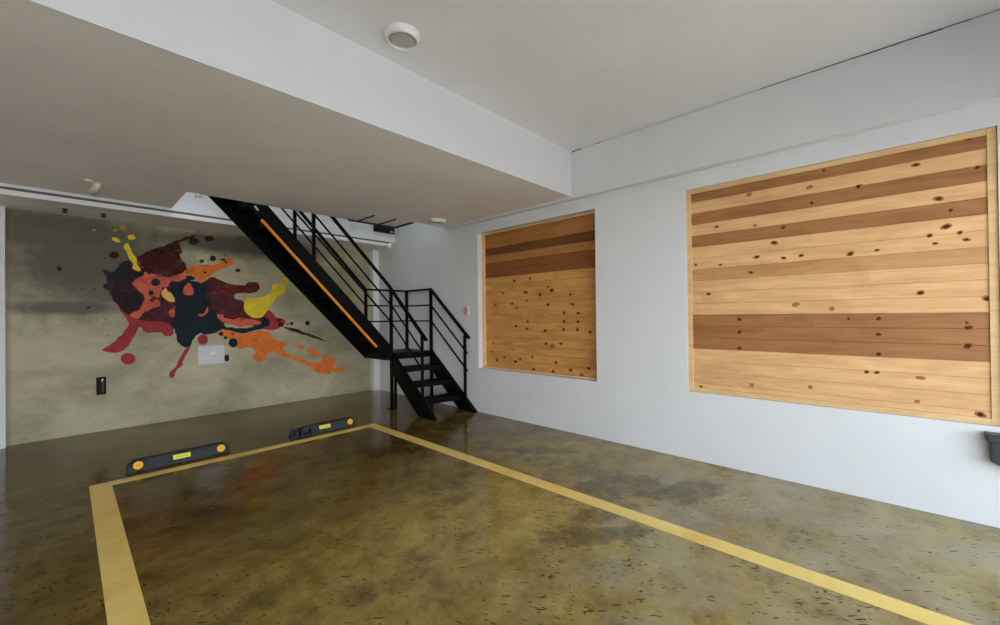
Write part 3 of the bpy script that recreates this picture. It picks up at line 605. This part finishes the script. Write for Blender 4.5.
def paint_mat(key):
    k = NT('mural_'+key); c = PAINT[key]; d = SECOND.get(key, tuple(v*0.8 for v in c))
    n = k.noise(k.mapping(loc=(len(key), 0, 0)), 5.5, 8, 0.7, 0.6)
    k.color(k.ramp(n, [(0.40, d), (0.58, c)]))
    k.rough(0.85); k.b.inputs['Specular IOR Level'].default_value = 0.12
    if key in THIN:      # thinly brushed paint that lets the layers below show
        lo_, e0, e1 = THIN[key]
        a = k.noise(k.mapping(loc=(3+len(key), 2, 1)), 7.5, 9, 0.72, 0.8)
        k.link(k.ramp(a, [(e0, (lo_, lo_, lo_)), (e1, (1, 1, 1))]), k.b.inputs['Alpha'])
    return k.m
PM = {k: paint_mat(k) for k in PAINT}
RAG = {'dark_maroon': 0.020, 'slate': 0.030, 'deep_red': 0.014, 'plum': 0.026, 'navy': 0.013, 'coral': 0.012, 'red': 0.007, 'orange': 0.010, 'yellow': 0.003}
def ragged(pts, amp, seed):
    out = []
    for x, z in pts:
        v = Vector((x*14, z*14, seed*3.1)); w = Vector((x*36, z*36, seed*1.7))
        out.append((x+amp*(mnoise.noise(v)+0.6*mnoise.noise(w)), z+amp*(mnoise.noise(v+Vector((9, 5, 2)))+0.6*mnoise.noise(w+Vector((4, 8, 1))))))
    return out
# specks flicked round the splashes
random.seed(21)
for _ in range(26):
    a_ = random.uniform(0, 2*PI); d_ = random.uniform(0.55, 1.15)
    xs_, zs_ = 1.05+1.05*d_*math.cos(a_), 1.75+0.62*d_*math.sin(a_)
    r_ = random.choice((0.006, 0.008, 0.010, 0.014))
    SPLASHES.append((random.choice(('dark_maroon', 'dark_maroon', 'red', 'navy', 'deep_red')), [(xs_+r_*1.3*math.cos(t_*PI/4), zs_+r_*math.sin(t_*PI/4)) for t_ in range(8)]))
def smooth_closed(pts, sub=4):
    n = len(pts); out = []
    for i in range(n):
        p0, p1, p2, p3 = (Vector((*pts[(i+k-1) % n], 0)) for k in range(4))
        for s in range(sub):
            t = s/sub
            v = 0.5*((2*p1)+(p2-p0)*t+(2*p0-5*p1+4*p2-p3)*t*t+(3*p1-p0-3*p2+p3)*t**3)
            out.append((v.x, v.y))
    return out
mural = thing('wall_mural', 'colourful paint splash mural in red, navy, orange and yellow on the concrete wall', 'mural', (1.4, YM, 1.7))
for i, (c, pts) in enumerate(SPLASHES):
    bm = new_bm()
    th = 0.0015+0.00022*i
    amp = RAG.get(c, 0.0) if len(pts) != 8 and len(pts) != 12 else 0.0
    pts2 = ragged(smooth_closed(pts, 7), amp, i) if amp else smooth_closed(pts, 4)
    n = len(pts2)
    cdt = delaunay_2d_cdt([Vector(v) for v in pts2], [], [list(range(n))], 1, 1e-5)
    vs = [bm.verts.new((v.x, YM-th, v.y)) for v in cdt[0]]
    for f in cdt[2]: bm.faces.new([vs[j] for j in f])
    bm.verts.ensure_lookup_table()
    edge = [e for e in bm.edges if len(e.link_faces) == 1]
    ex = bmesh.ops.extrude_edge_only(bm, edges=edge)
    for v in ex['geom']:
        if isinstance(v, bmesh.types.BMVert): v.co.y = YM-0.0002
    part('paint_splash', bm, PM[c], mural, label=NAMES[c])

# ------------------------------------------------------------------ wheel stops
M_RUB = mat('black_rubber', (0.032, 0.035, 0.039), 0.7, spec=0.25, var=0.35, scale=12, bump=0.15, bscale=60)
M_ORANGE = mat('orange_reflector', (0.96, 0.52, 0.06), 0.55, spec=0.2)
M_ORANGE2 = mat('orange_reflector_core', (0.96, 0.36, 0.002), 0.55, spec=0.2)
M_LABEL = mat('yellow_label', (0.78, 0.74, 0.04), 0.4)
M_LABELINK = mat('label_ink', (0.42, 0.36, 0.02), 0.5)
def wheel_stop(label, x0, x1, yf, broken):
    root = thing('wheel_stop', label, 'wheel stop', ((x0+x1)/2, yf+0.06, 0))
    D, Hh, slope = 0.13, 0.105, 0.028
    # cross-section in (y, z): sloped front, rounded top, steeper back
    sec = [(yf, 0.002), (yf+0.004, 0.018), (yf+slope-0.004, Hh-0.012), (yf+slope+0.008, Hh), (yf+D-slope-0.008, Hh), (yf+D-slope+0.004, Hh-0.012), (yf+D-0.004, 0.018), (yf+D, 0.002)]
    def taper(t):   # ends slope in
        return t
    bm = new_bm()
    cut = x0 + 0.235 if broken else x0
    xs = [(cut, 0.0), (cut+(0.0 if broken else 0.05), 1.0), (x1-0.05, 1.0), (x1, 0.0)]
    rings = []
    for i, (x, f) in enumerate(xs):
        if broken and i == 0: continue
        ring = []
        for (y, z) in sec:
            zz = z if f else 0.002+(z-0.002)*0.55
            ring.append(bm.verts.new((x, y, zz)))
        rings.append(ring)
    n = len(sec)
    for a, b in zip(rings, rings[1:]):
        for k in range(n): bm.faces.new((a[k], a[(k+1) % n], b[(k+1) % n], b[k]))
    bm.faces.new(rings[0]); bm.faces.new(rings[-1][::-1])
    if broken:
        # the torn end: back wall, base slab and three bare ribs round two open hollows
        add_box(bm, x0+0.03, cut+0.004, yf+0.085, yf+D-0.012, 0.002, 0.082)
        add_box(bm, x0+0.01, cut+0.004, yf+0.012, yf+D-0.004, 0.002, 0.016)
        for xa, w, hh in ((x0+0.055, 0.030, 0.070), (x0+0.118, 0.022, 0.086)):
            add_box(bm, xa, xa+w, yf+0.006, yf+0.10, 0.010, hh)
        add_box(bm, x0+0.135, cut+0.004, yf+0.028, yf+0.10, 0.070, 0.096)
    part('body', bm, M_RUB, root, 0.004)
    # reflectors sit on the sloped front face
    fn = Vector((0, -(Hh-0.03), slope)).normalized()
    def on_face(x, z):
        return Vector((x, yf+0.004+(z-0.018)*(slope-0.008)/(Hh-0.03), z))
    ends = [x1-0.075] if broken else [x0+0.075, x1-0.075]
    q = fn.to_track_quat('Z', 'Y').to_matrix()
    for ex in ends:
        for nm, r, h, mm in (('reflector', 0.036, 0.006, M_ORANGE), ('reflector_core', 0.017, 0.008, M_ORANGE2)):
            bm = new_bm()
            add_lathe(bm, [(r, 0.0), (r, h*0.6), (r*0.85, h), (0.0005, h*1.05)], 24)
            bmesh.ops.transform(bm, matrix=Matrix.Translation(on_face(ex, 0.058)) @ q.to_4x4(), verts=bm.verts[:])
            if nm == 'reflector': par = part(nm, bm, mm, root, label='round orange reflector')
            else: part(nm, bm, mm, par)
    bm = new_bm()
    xc = (x0+x1)/2
    add_box(bm, -0.068, 0.068, -0.0215, 0.0215, 0.0, 0.004)
    bmesh.ops.transform(bm, matrix=Matrix.Translation(on_face(xc, 0.062)) @ (Matrix(((1, 0, 0), (0, 0, -1), (0, 1, 0))).to_4x4() if False else q.to_4x4()), verts=bm.verts[:])
    lb = part('label_plate', bm, M_LABEL, root, label='yellow label')
    bm = new_bm()
    random.seed(3)
    x = -0.052
    while x < 0.045:
        w = random.uniform(0.006, 0.011)
        add_box(bm, x, x+w, -0.007, 0.006, 0.0035, 0.0046)
        x += w+0.0045
    bmesh.ops.transform(bm, matrix=Matrix.Translation(on_face(xc, 0.062)) @ q.to_4x4(), verts=bm.verts[:])
    part('label_marks', bm, M_LABELINK, lb)
wheel_stop('black rubber wheel stop with two orange reflectors, at the left back corner of the bay', 0.372, 1.165, 4.99, False)
wheel_stop('torn black rubber wheel stop missing its left reflector, near the staircase', 1.765, 2.56, 4.985, True)

# ------------------------------------------------------------------ black steel staircase
stair = thing('staircase', 'black steel staircase with open railings climbing through the ceiling opening', 'staircase', (3.7, 5.5, 0))
YN, YFAR = 5.47, 6.06          # railing lines of the upper flight
XN, XW = 3.38, 4.06            # left and right railing lines of the lower flight
ZL = 0.835                     # landing
SL = 1.075                     # slope of the upper flight
SLL = 0.803                    # slope of the lower flight
def ztop(x): return 0.955+SL*(3.37-x)
XTOP = 1.16
# upper flight stringers
def upper_stringer(y0, y1, drop, xend, zb):
    bm = new_bm()
    xl = 3.37-(zb-(0.955-drop))/SL if zb > 0.955-drop else xend
    poly = [(xend, zb), (xend, ztop(xend)), (XTOP, ztop(XTOP)), (XTOP, ztop(XTOP)-drop), (min(xl, xend-0.001), max(zb, ztop(min(xl, xend-0.001))-drop) if xl >= xend else zb)]
    add_prism(bm, poly, y0, y1, 'xz')
    part('stringer', bm, M_BLACK, stair, 0.003)
upper_stringer(YN-0.006, YN+0.008, 0.262, 3.39, 0.765)
bm = new_bm()
def zfar(x): return 0.745+1.049*(3.265-x)
add_prism(bm, [(3.285, 0.765), (3.285, ztop(3.285)), (XTOP, ztop(XTOP)), (1.0, zfar(1.0)), (3.245, 0.765)], YFAR-0.004, YFAR+0.012, 'xz')
part('stringer', bm, M_BLACK, stair, 0.003)
# flanges of the near stringer
bm = new_bm()
add_bar(bm, (3.385, YN+0.02, ztop(3.385)-0.006), (XTOP, YN+0.02, ztop(XTOP)-0.006), 0.055, 0.012)
part('stringer_flange', bm, M_BLACK, stair)
# orange padding along the lower edge of the near stringer
M_FOAM = mat('orange_edge_foam', (0.90, 0.29, 0.02), 0.5, var=0.1, scale=10)
bm = new_bm()
def zlow(x): return 0.694+SL*(3.37-x)
add_bar(bm, (3.135, YN-0.008, zlow(3.135)), (1.615, YN-0.008, zlow(1.615)), 0.04, 0.030)
part('edge_guard', bm, M_FOAM, stair, 0.008, label='orange edge guard', seg=3)
# folded plate steps of the upper flight
R_U, G_U = 0.2150, 0.2000
x = 3.285; z = ZL
k = 0
while z < 3.15:
    bm = new_bm()
    t = 0.012
    poly = [(x, z-0.035), (x, z+R_U), (x-G_U-0.01, z+R_U), (x-G_U-0.01, z+R_U-t), (x-t, z+R_U-t), (x-t, z-0.035)]
    add_prism(bm, poly, YN+0.008, YFAR-0.004, 'xz')
    part('step', bm, M_BLACK, stair)
    x -= G_U; z += R_U
# landing deck and its frame
bm = new_bm()
add_prism(bm, [(3.265, YFAR+0.02), (4.085, YFAR+0.02), (4.085, 5.36), (3.36, 5.44), (3.265, 5.47)], ZL-0.012, ZL, 'xy')
part('landing', bm, M_BLACK, stair, 0.002)
bm = new_bm()
add_bar(bm, (3.26, YFAR, ZL-0.052), (4.085, YFAR, ZL-0.052), 0.05, 0.08)
add_bar(bm, (3.285, YFAR, ZL-0.052), (3.285, YN, ZL-0.052), 0.05, 0.08)
add_bar(bm, (4.062, YFAR, ZL-0.052), (4.062, 5.37, ZL-0.052), 0.045, 0.08)
add_bar(bm, (3.27, 5.455, ZL-0.052), (4.085, 5.37, ZL-0.052), 0.04, 0.08)
part('landing_frame', bm, M_BLACK, stair, 0.003)
# lower flight stringers: plates with a folded edge
def lower_stringer(x0, x1, toe, ytop):
    bm = new_bm()
    zt = SLL*(ytop-toe)
    poly = [(toe+0.012, 0.0), (toe, 0.0), (ytop, min(zt, ZL+0.02)), (ytop+0.02, ZL+0.02), (ytop+0.02, SLL*(ytop+0.02-toe-0.36)), (toe+0.36, 0.0)]
    poly = [(toe, 0.0), (ytop, ZL+0.015), (ytop, SLL*(ytop-toe-0.36)), (toe+0.36, 0.0)]
    add_prism(bm, poly, x0, x1, 'yz')
    part('stringer', bm, M_BLACK, stair, 0.004)
lower_stringer(3.365, 3.43, 4.415, 5.455)
lower_stringer(4.025, 4.085, 4.310, 5.36)
# treads of the lower flight
for kk, zt in enumerate((0.222, 0.427, 0.631)):
    bm = new_bm()
    yl = 4.415+zt/SLL-0.012; yr = 4.31+zt/SLL-0.012
    dpt = 0.27
    poly = [(3.415, yl), (4.04, yr), (4.04, yr+dpt), (3.415, yl+dpt)]
    add_prism(bm, poly, zt-0.012, zt, 'xy')
    add_prism(bm, [(3.415, yl), (4.04, yr), (4.04, yr+0.012), (3.415, yl+0.012)], zt-0.065, zt-0.012, 'xy')
    add_prism(bm, [(3.415, yl+dpt-0.012), (4.04, yr+dpt-0.012), (4.04, yr+dpt), (3.415, yl+dpt)], zt-0.06, zt-0.012, 'xy')
    part('tread', bm, M_BLACK, stair, 0.002)
# posts
def post(x, y, z0, z1, s=0.04):
    bm = new_bm(); add_box(bm, x-s/2, x+s/2, y-s/2, y+s/2, z0, z1)
    part('post', bm, M_BLACK, stair, 0.003)
ZR = 1.832                      # rail height over the landing
def zrail(x): return ZR+1.04*(3.385-x)
post(XN, 5.46, 0, ZR)           # near-left corner, from the floor
post(3.445, 5.462, 0, ZL-0.09, 0.035)
post(3.292, YFAR, ZL, ZR)       # far-left corner
post(XW, YFAR, ZL, ZR)
post(XW, 5.372, 0, ZR)
post(XW, 4.556, 0.18, 1.105, 0.034)
post(3.395, 4.70, 0.21, 1.145, 0.034)
XP = 2.238
post(XP, YN, ztop(XP)-0.05, zrail(XP)-0.02)
post(XP-0.02, YFAR, ztop(XP)-0.05, zrail(XP)-0.02)
# base plates
for x_, y_ in ((XN, 5.46), (XW-0.02, 5.372)):
    bm = new_bm(); add_box(bm, x_-0.05, x_+0.05, y_-0.05, y_+0.05, 0, 0.008)
    part('base_plate', bm, M_BLACK, stair)
# rails: (points, name)
XE = 1.25
def rail(name, pts, w, h):
    bm = new_bm()
    for a, b in zip(pts, pts[1:]): add_bar(bm, a, b, w, h)
    part(name, bm, M_BLACK, stair, 0.003)
y_a, z_a = 4.46, 1.062          # lower end of the right handrail
rail('handrail', [(XN, YN, ZR), (XE, YN, zrail(XE))], 0.045, 0.036)
rail('handrail', [(3.292, YFAR, ZR), (XE, YFAR, ZR+SL*(3.292-XE))], 0.045, 0.036)
rail('handrail', [(3.275, YFAR, ZR), (XW+0.02, YFAR, ZR)], 0.045, 0.030)
rail('handrail', [(XW, YFAR+0.02, ZR), (XW, 5.36, ZR)], 0.045, 0.030)
rail('handrail', [(XW, 5.376, ZR), (XW, y_a, z_a)], 0.045, 0.034)
rail('handrail', [(XN, 5.48, ZR), (3.398, 4.605, 1.062)], 0.045, 0.034)
for d_ in (0.258, 0.516):
    rail('mid_rail', [(XN, YN, ZR-d_), (XE, YN, zrail(XE)-d_)], 0.012, 0.026)
    rail('mid_rail', [(3.292, YFAR, ZR-d_), (XE, YFAR, ZR+SL*(3.292-XE)-d_)], 0.012, 0.026)
    rail('mid_rail', [(3.292, YFAR, ZR-d_), (XW, YFAR, ZR-d_)], 0.012, 0.024)
    rail('mid_rail', [(XW, YFAR, ZR-d_), (XW, 5.372, ZR-d_)], 0.012, 0.024)
    rail('mid_rail', [(XW, 5.372, ZR-d_), (XW, 4.50, ZR-d_-0.845*(5.372-4.50))], 0.012, 0.026)
    rail('mid_rail', [(XN, 5.46, ZR-d_), (3.395, 4.70, ZR-d_-0.875*(5.46-4.70))], 0.012, 0.026)
# bright bolted clamps at the top of the near stringer
M_STEEL = mat('bright_steel', (0.62, 0.62, 0.60), 0.35, 0.9)
for xx, zz in ((1.545, 2.71),):
    bm = new_bm(); add_bar(bm, (xx, YN-0.012, zz+0.025), (xx+0.035, YN-0.012, zz-0.025), 0.012, 0.022)
    part('clamp', bm, M_STEEL, stair, 0.003, label='bright steel clamp')

# ------------------------------------------------------------------ ceiling fittings
M_PLAST = mat('white_plastic', (0.80, 0.78, 0.74), 0.4)
M_LENS = mat('smoky_lens', (0.42, 0.41, 0.37), 0.3)
def ceiling_lamp(label, x, y, z, r):
    root = thing('ceiling_light', label, 'ceiling light', (x, y, z))
    bm = new_bm()
    add_lathe(bm, [(r*1.06, 0.0), (r*1.06, -0.008), (r*1.0, -0.012), (r*0.98, -0.034), (r*0.92, -0.046), (r*0.84, -0.048), (r*0.81, -0.042), (r*0.80, -0.022), (0.001, -0.022)], 48, (x, y, z))
    part('housing', bm, M_PLAST, root)
    bm = new_bm()
    add_lathe(bm, [(r*0.79, -0.023), (r*0.77, -0.034), (r*0.6, -0.040), (r*0.3, -0.043), (0.001, -0.044)], 40, (x, y, z))
    part('lens', bm, M_LENS, root, label='smoky round lens')
ceiling_lamp('round white ceiling light with a smoky lens on the upper ceiling', 1.545, 2.325, Z_UP, 0.112)
ceiling_lamp('small round white ceiling light on the lower ceiling near the staircase', 3.625, 4.62, Z_LOW, 0.112)

# ceiling hatch beside the stair opening: two panels in a dark frame
hatch = thing('ceiling_hatch', 'flat two-panel ceiling hatch with dark edges beside the stair opening', 'ceiling hatch', (3.07, 5.2, Z_LOW))
bm = new_bm()
hx0, hx1, hy0, hy1 = 2.70, 3.45, 4.96, 5.44
add_box(bm, hx0, 3.145, hy0, hy1-0.03, Z_LOW-0.003, Z_LOW); part('panel', bm, M_LOW, hatch)
bm = new_bm(); add_box(bm, 3.17, hx1-0.03, hy0, hy1-0.03, Z_LOW-0.003, Z_LOW); part('panel', bm, M_LOW, hatch)
bm = new_bm()
add_box(bm, hx0, hx1, hy1-0.03, hy1, Z_LOW-0.022, Z_LOW)
add_box(bm, hx1-0.025, hx1, hy0, hy1-0.03, Z_LOW-0.022, Z_LOW)
add_box(bm, 3.148, 3.167, hy0, hy1-0.03, Z_LOW-0.016, Z_LOW)
part('edge_strip', bm, M_DARK, hatch)
bm = new_bm(); add_box(bm, 2.825, 2.843, hy0, hy1-0.03, Z_LOW-0.014, Z_LOW-0.002)
part('edge_strip', bm, M_DARK, hatch)

# dark control box on the beam face under the hatch
M_BROWN = mat('dark_brown_plastic', (0.012, 0.007, 0.006), 0.6, spec=0.15)
bx = thing('control_box', 'dark slim control box on the white beam above the landing', 'control box', (3.85, Y_BEAM, 2.94))
bm = new_bm(); add_box(bm, 3.665, 4.045, Y_BEAM-0.06, Y_BEAM, 2.875, 3.00); part('case', bm, M_BROWN, bx, 0.006)
bm = new_bm(); add_box(bm, 3.665, 4.045, Y_BEAM-0.066, Y_BEAM-0.058, 2.925, 2.935); part('seam', bm, M_DARK, bx)
bm = new_bm(); add_box(bm, 3.955, 4.01, Y_BEAM-0.064, Y_BEAM-0.058, 2.892, 2.912); part('indicator', bm, M_PLAST, bx, label='small white indicator')

# cream cable stub hanging from the ceiling edge
M_CREAM = mat('cream_plastic', (0.72, 0.68, 0.54), 0.45)
st = thing('conduit_stub', 'cream plastic conduit stub sticking out of the ceiling edge', 'conduit', (0.20, 5.72, Z_LOW))
bm = new_bm(); add_tube(bm, [(0.212, 5.72, Z_LOW+0.01), (0.211, 5.735, Z_LOW-0.022), (0.203, 5.81, Z_LOW-0.040), (0.186, 5.93, Z_LOW-0.046)], 0.036, 18)
part('pipe', bm, M_CREAM, st)
bm = new_bm(); add_lathe(bm, [(0.045, 0.0), (0.045, -0.008), (0.03, -0.012)], 24, (0.212, 5.72, Z_LOW)); part('collar', bm, M_CREAM, st)
bm = new_bm(); add_box(bm, 0.125, 0.175, 5.60, 5.66, Z_LOW-0.02, Z_LOW); part('clip', bm, M_CREAM, st, 0.006)

# small dark fixings in the soffit
for lab, x_ in (('small dark fixing in the soffit, the one nearer the left wall end', -0.008), ('small dark fixing in the soffit, the one nearer the yellow splashes', 0.305)):
    f = thing('soffit_fixing', lab, 'fixing', (x_, 6.73, 2.652), 'dark fixings in the soffit')
    bm = new_bm(); add_lathe(bm, [(0.026, 0.0), (0.026, -0.004), (0.020, -0.010)], 20, (x_, 6.73, 2.652)); part('flange', bm, M_DARK, f)
    bm = new_bm(); add_box(bm, x_-0.018, x_+0.018, 6.712, 6.748, 2.652-0.045, 2.652-0.009); part('plug', bm, M_DARK, f, 0.004)

# steel hook by the stair opening
M_GREY = mat('zinc', (0.60, 0.60, 0.58), 0.4, 0.6)
h = thing('pipe_bracket', 'tiny zinc bracket at the stair opening edge beside the staircase top', 'bracket', (1.0, 5.40, Z_LOW))
bm = new_bm(); add_box(bm, 0.965, 0.995, 5.40, 5.43, Z_LOW-0.045, Z_LOW); part('strap', bm, M_GREY, h, 0.003)
bm = new_bm(); add_tube(bm, [(0.955, 5.415, Z_LOW-0.042), (1.02, 5.415, Z_LOW-0.030)], 0.010, 10); part('pin', bm, M_GREY, h)

# ------------------------------------------------------------------ wall fittings
o = thing('wall_socket', 'black double socket low on the left of the concrete wall', 'socket', (0.294, YM, 0.57))
bm = new_bm(); add_box(bm, 0.252, 0.338, YM-0.030, YM, 0.462, 0.680); part('plate', bm, M_BROWN, o, 0.005)
bm = new_bm(); add_box(bm, 0.292, 0.322, YM-0.042, YM-0.028, 0.480, 0.625); part('cover', bm, mat('black_gloss', (0.008, 0.009, 0.008), 0.4, spec=0.25), o, 0.005)
bm = new_bm(); add_bar(bm, (0.297, YM-0.036, 0.628), (0.312, YM-0.036, 0.658), 0.012, 0.010); part('latch', bm, M_GREY, o, 0.002, label='small bright latch')

p = thing('notice_plate', 'pale grey rectangular plate on the concrete wall under the orange splash', 'plate', (1.44, YM, 0.87))
M_PLATE = mat('pale_grey_plate', (0.62, 0.62, 0.61), 0.4, var=0.03, scale=8)
bm = new_bm(); add_box(bm, 1.280, 1.605, YM-0.022, YM, 0.732, 1.003); part('panel', bm, M_PLATE, p, 0.006)
bm = new_bm()
MK = mat('white_mark', (0.90, 0.90, 0.88), 0.5)
add_bar(bm, (1.425, YM-0.0225, 0.900), (1.440, YM-0.0225, 0.865), 0.003, 0.014); add_bar(bm, (1.455, YM-0.0225, 0.902), (1.440, YM-0.0225, 0.865), 0.003, 0.014)
add_bar(bm, (1.455, YM-0.0225, 0.902), (1.472, YM-0.0225, 0.868), 0.003, 0.014); add_bar(bm, (1.492, YM-0.0225, 0.905), (1.472, YM-0.0225, 0.868), 0.003, 0.014)
part('mark', bm, MK, p, label='small white mark')

s = thing('light_switch', 'small white switch plate with a pink patch beside the smaller timber panel', 'switch', (XR, 4.55, 1.47))
bm = new_bm(); add_box(bm, XR-0.014, XR, 4.495, 4.600, 1.400, 1.540); part('plate', bm, M_PLAST, s, 0.004)
bm = new_bm(); add_box(bm, XR-0.018, XR-0.012, 4.525, 4.592, 1.412, 1.528); part('sticker', bm, mat('pink_sticker', (0.66, 0.30, 0.32), 0.5, var=0.35, scale=45), s, label='pink patch')

b = thing('wall_box', 'black lidded outdoor socket box on the white wall under the larger panel', 'socket box', (XR, -0.62, 0.53))
M_BOX = mat('charcoal_plastic', (0.022, 0.026, 0.032), 0.4, bump=0.05)
bm = new_bm()
add_prism(bm, [(-0.80, 0.575), (-0.475, 0.575), (-0.475, 0.435), (-0.500, 0.418), (-0.55, 0.405), (-0.60, 0.380), (-0.80, 0.380)], XR-0.075, XR, 'yz')
part('case', bm, M_BOX, b, 0.006)
bm = new_bm(); add_box(bm, XR-0.095, XR, -0.815, -0.457, 0.560, 0.612); part('lid', bm, M_BOX, b, 0.006)
bm = new_bm(); add_box(bm, XR-0.100, XR-0.094, -0.68, -0.60, 0.565, 0.600); part('latch', bm, M_BROWN, b, 0.003)
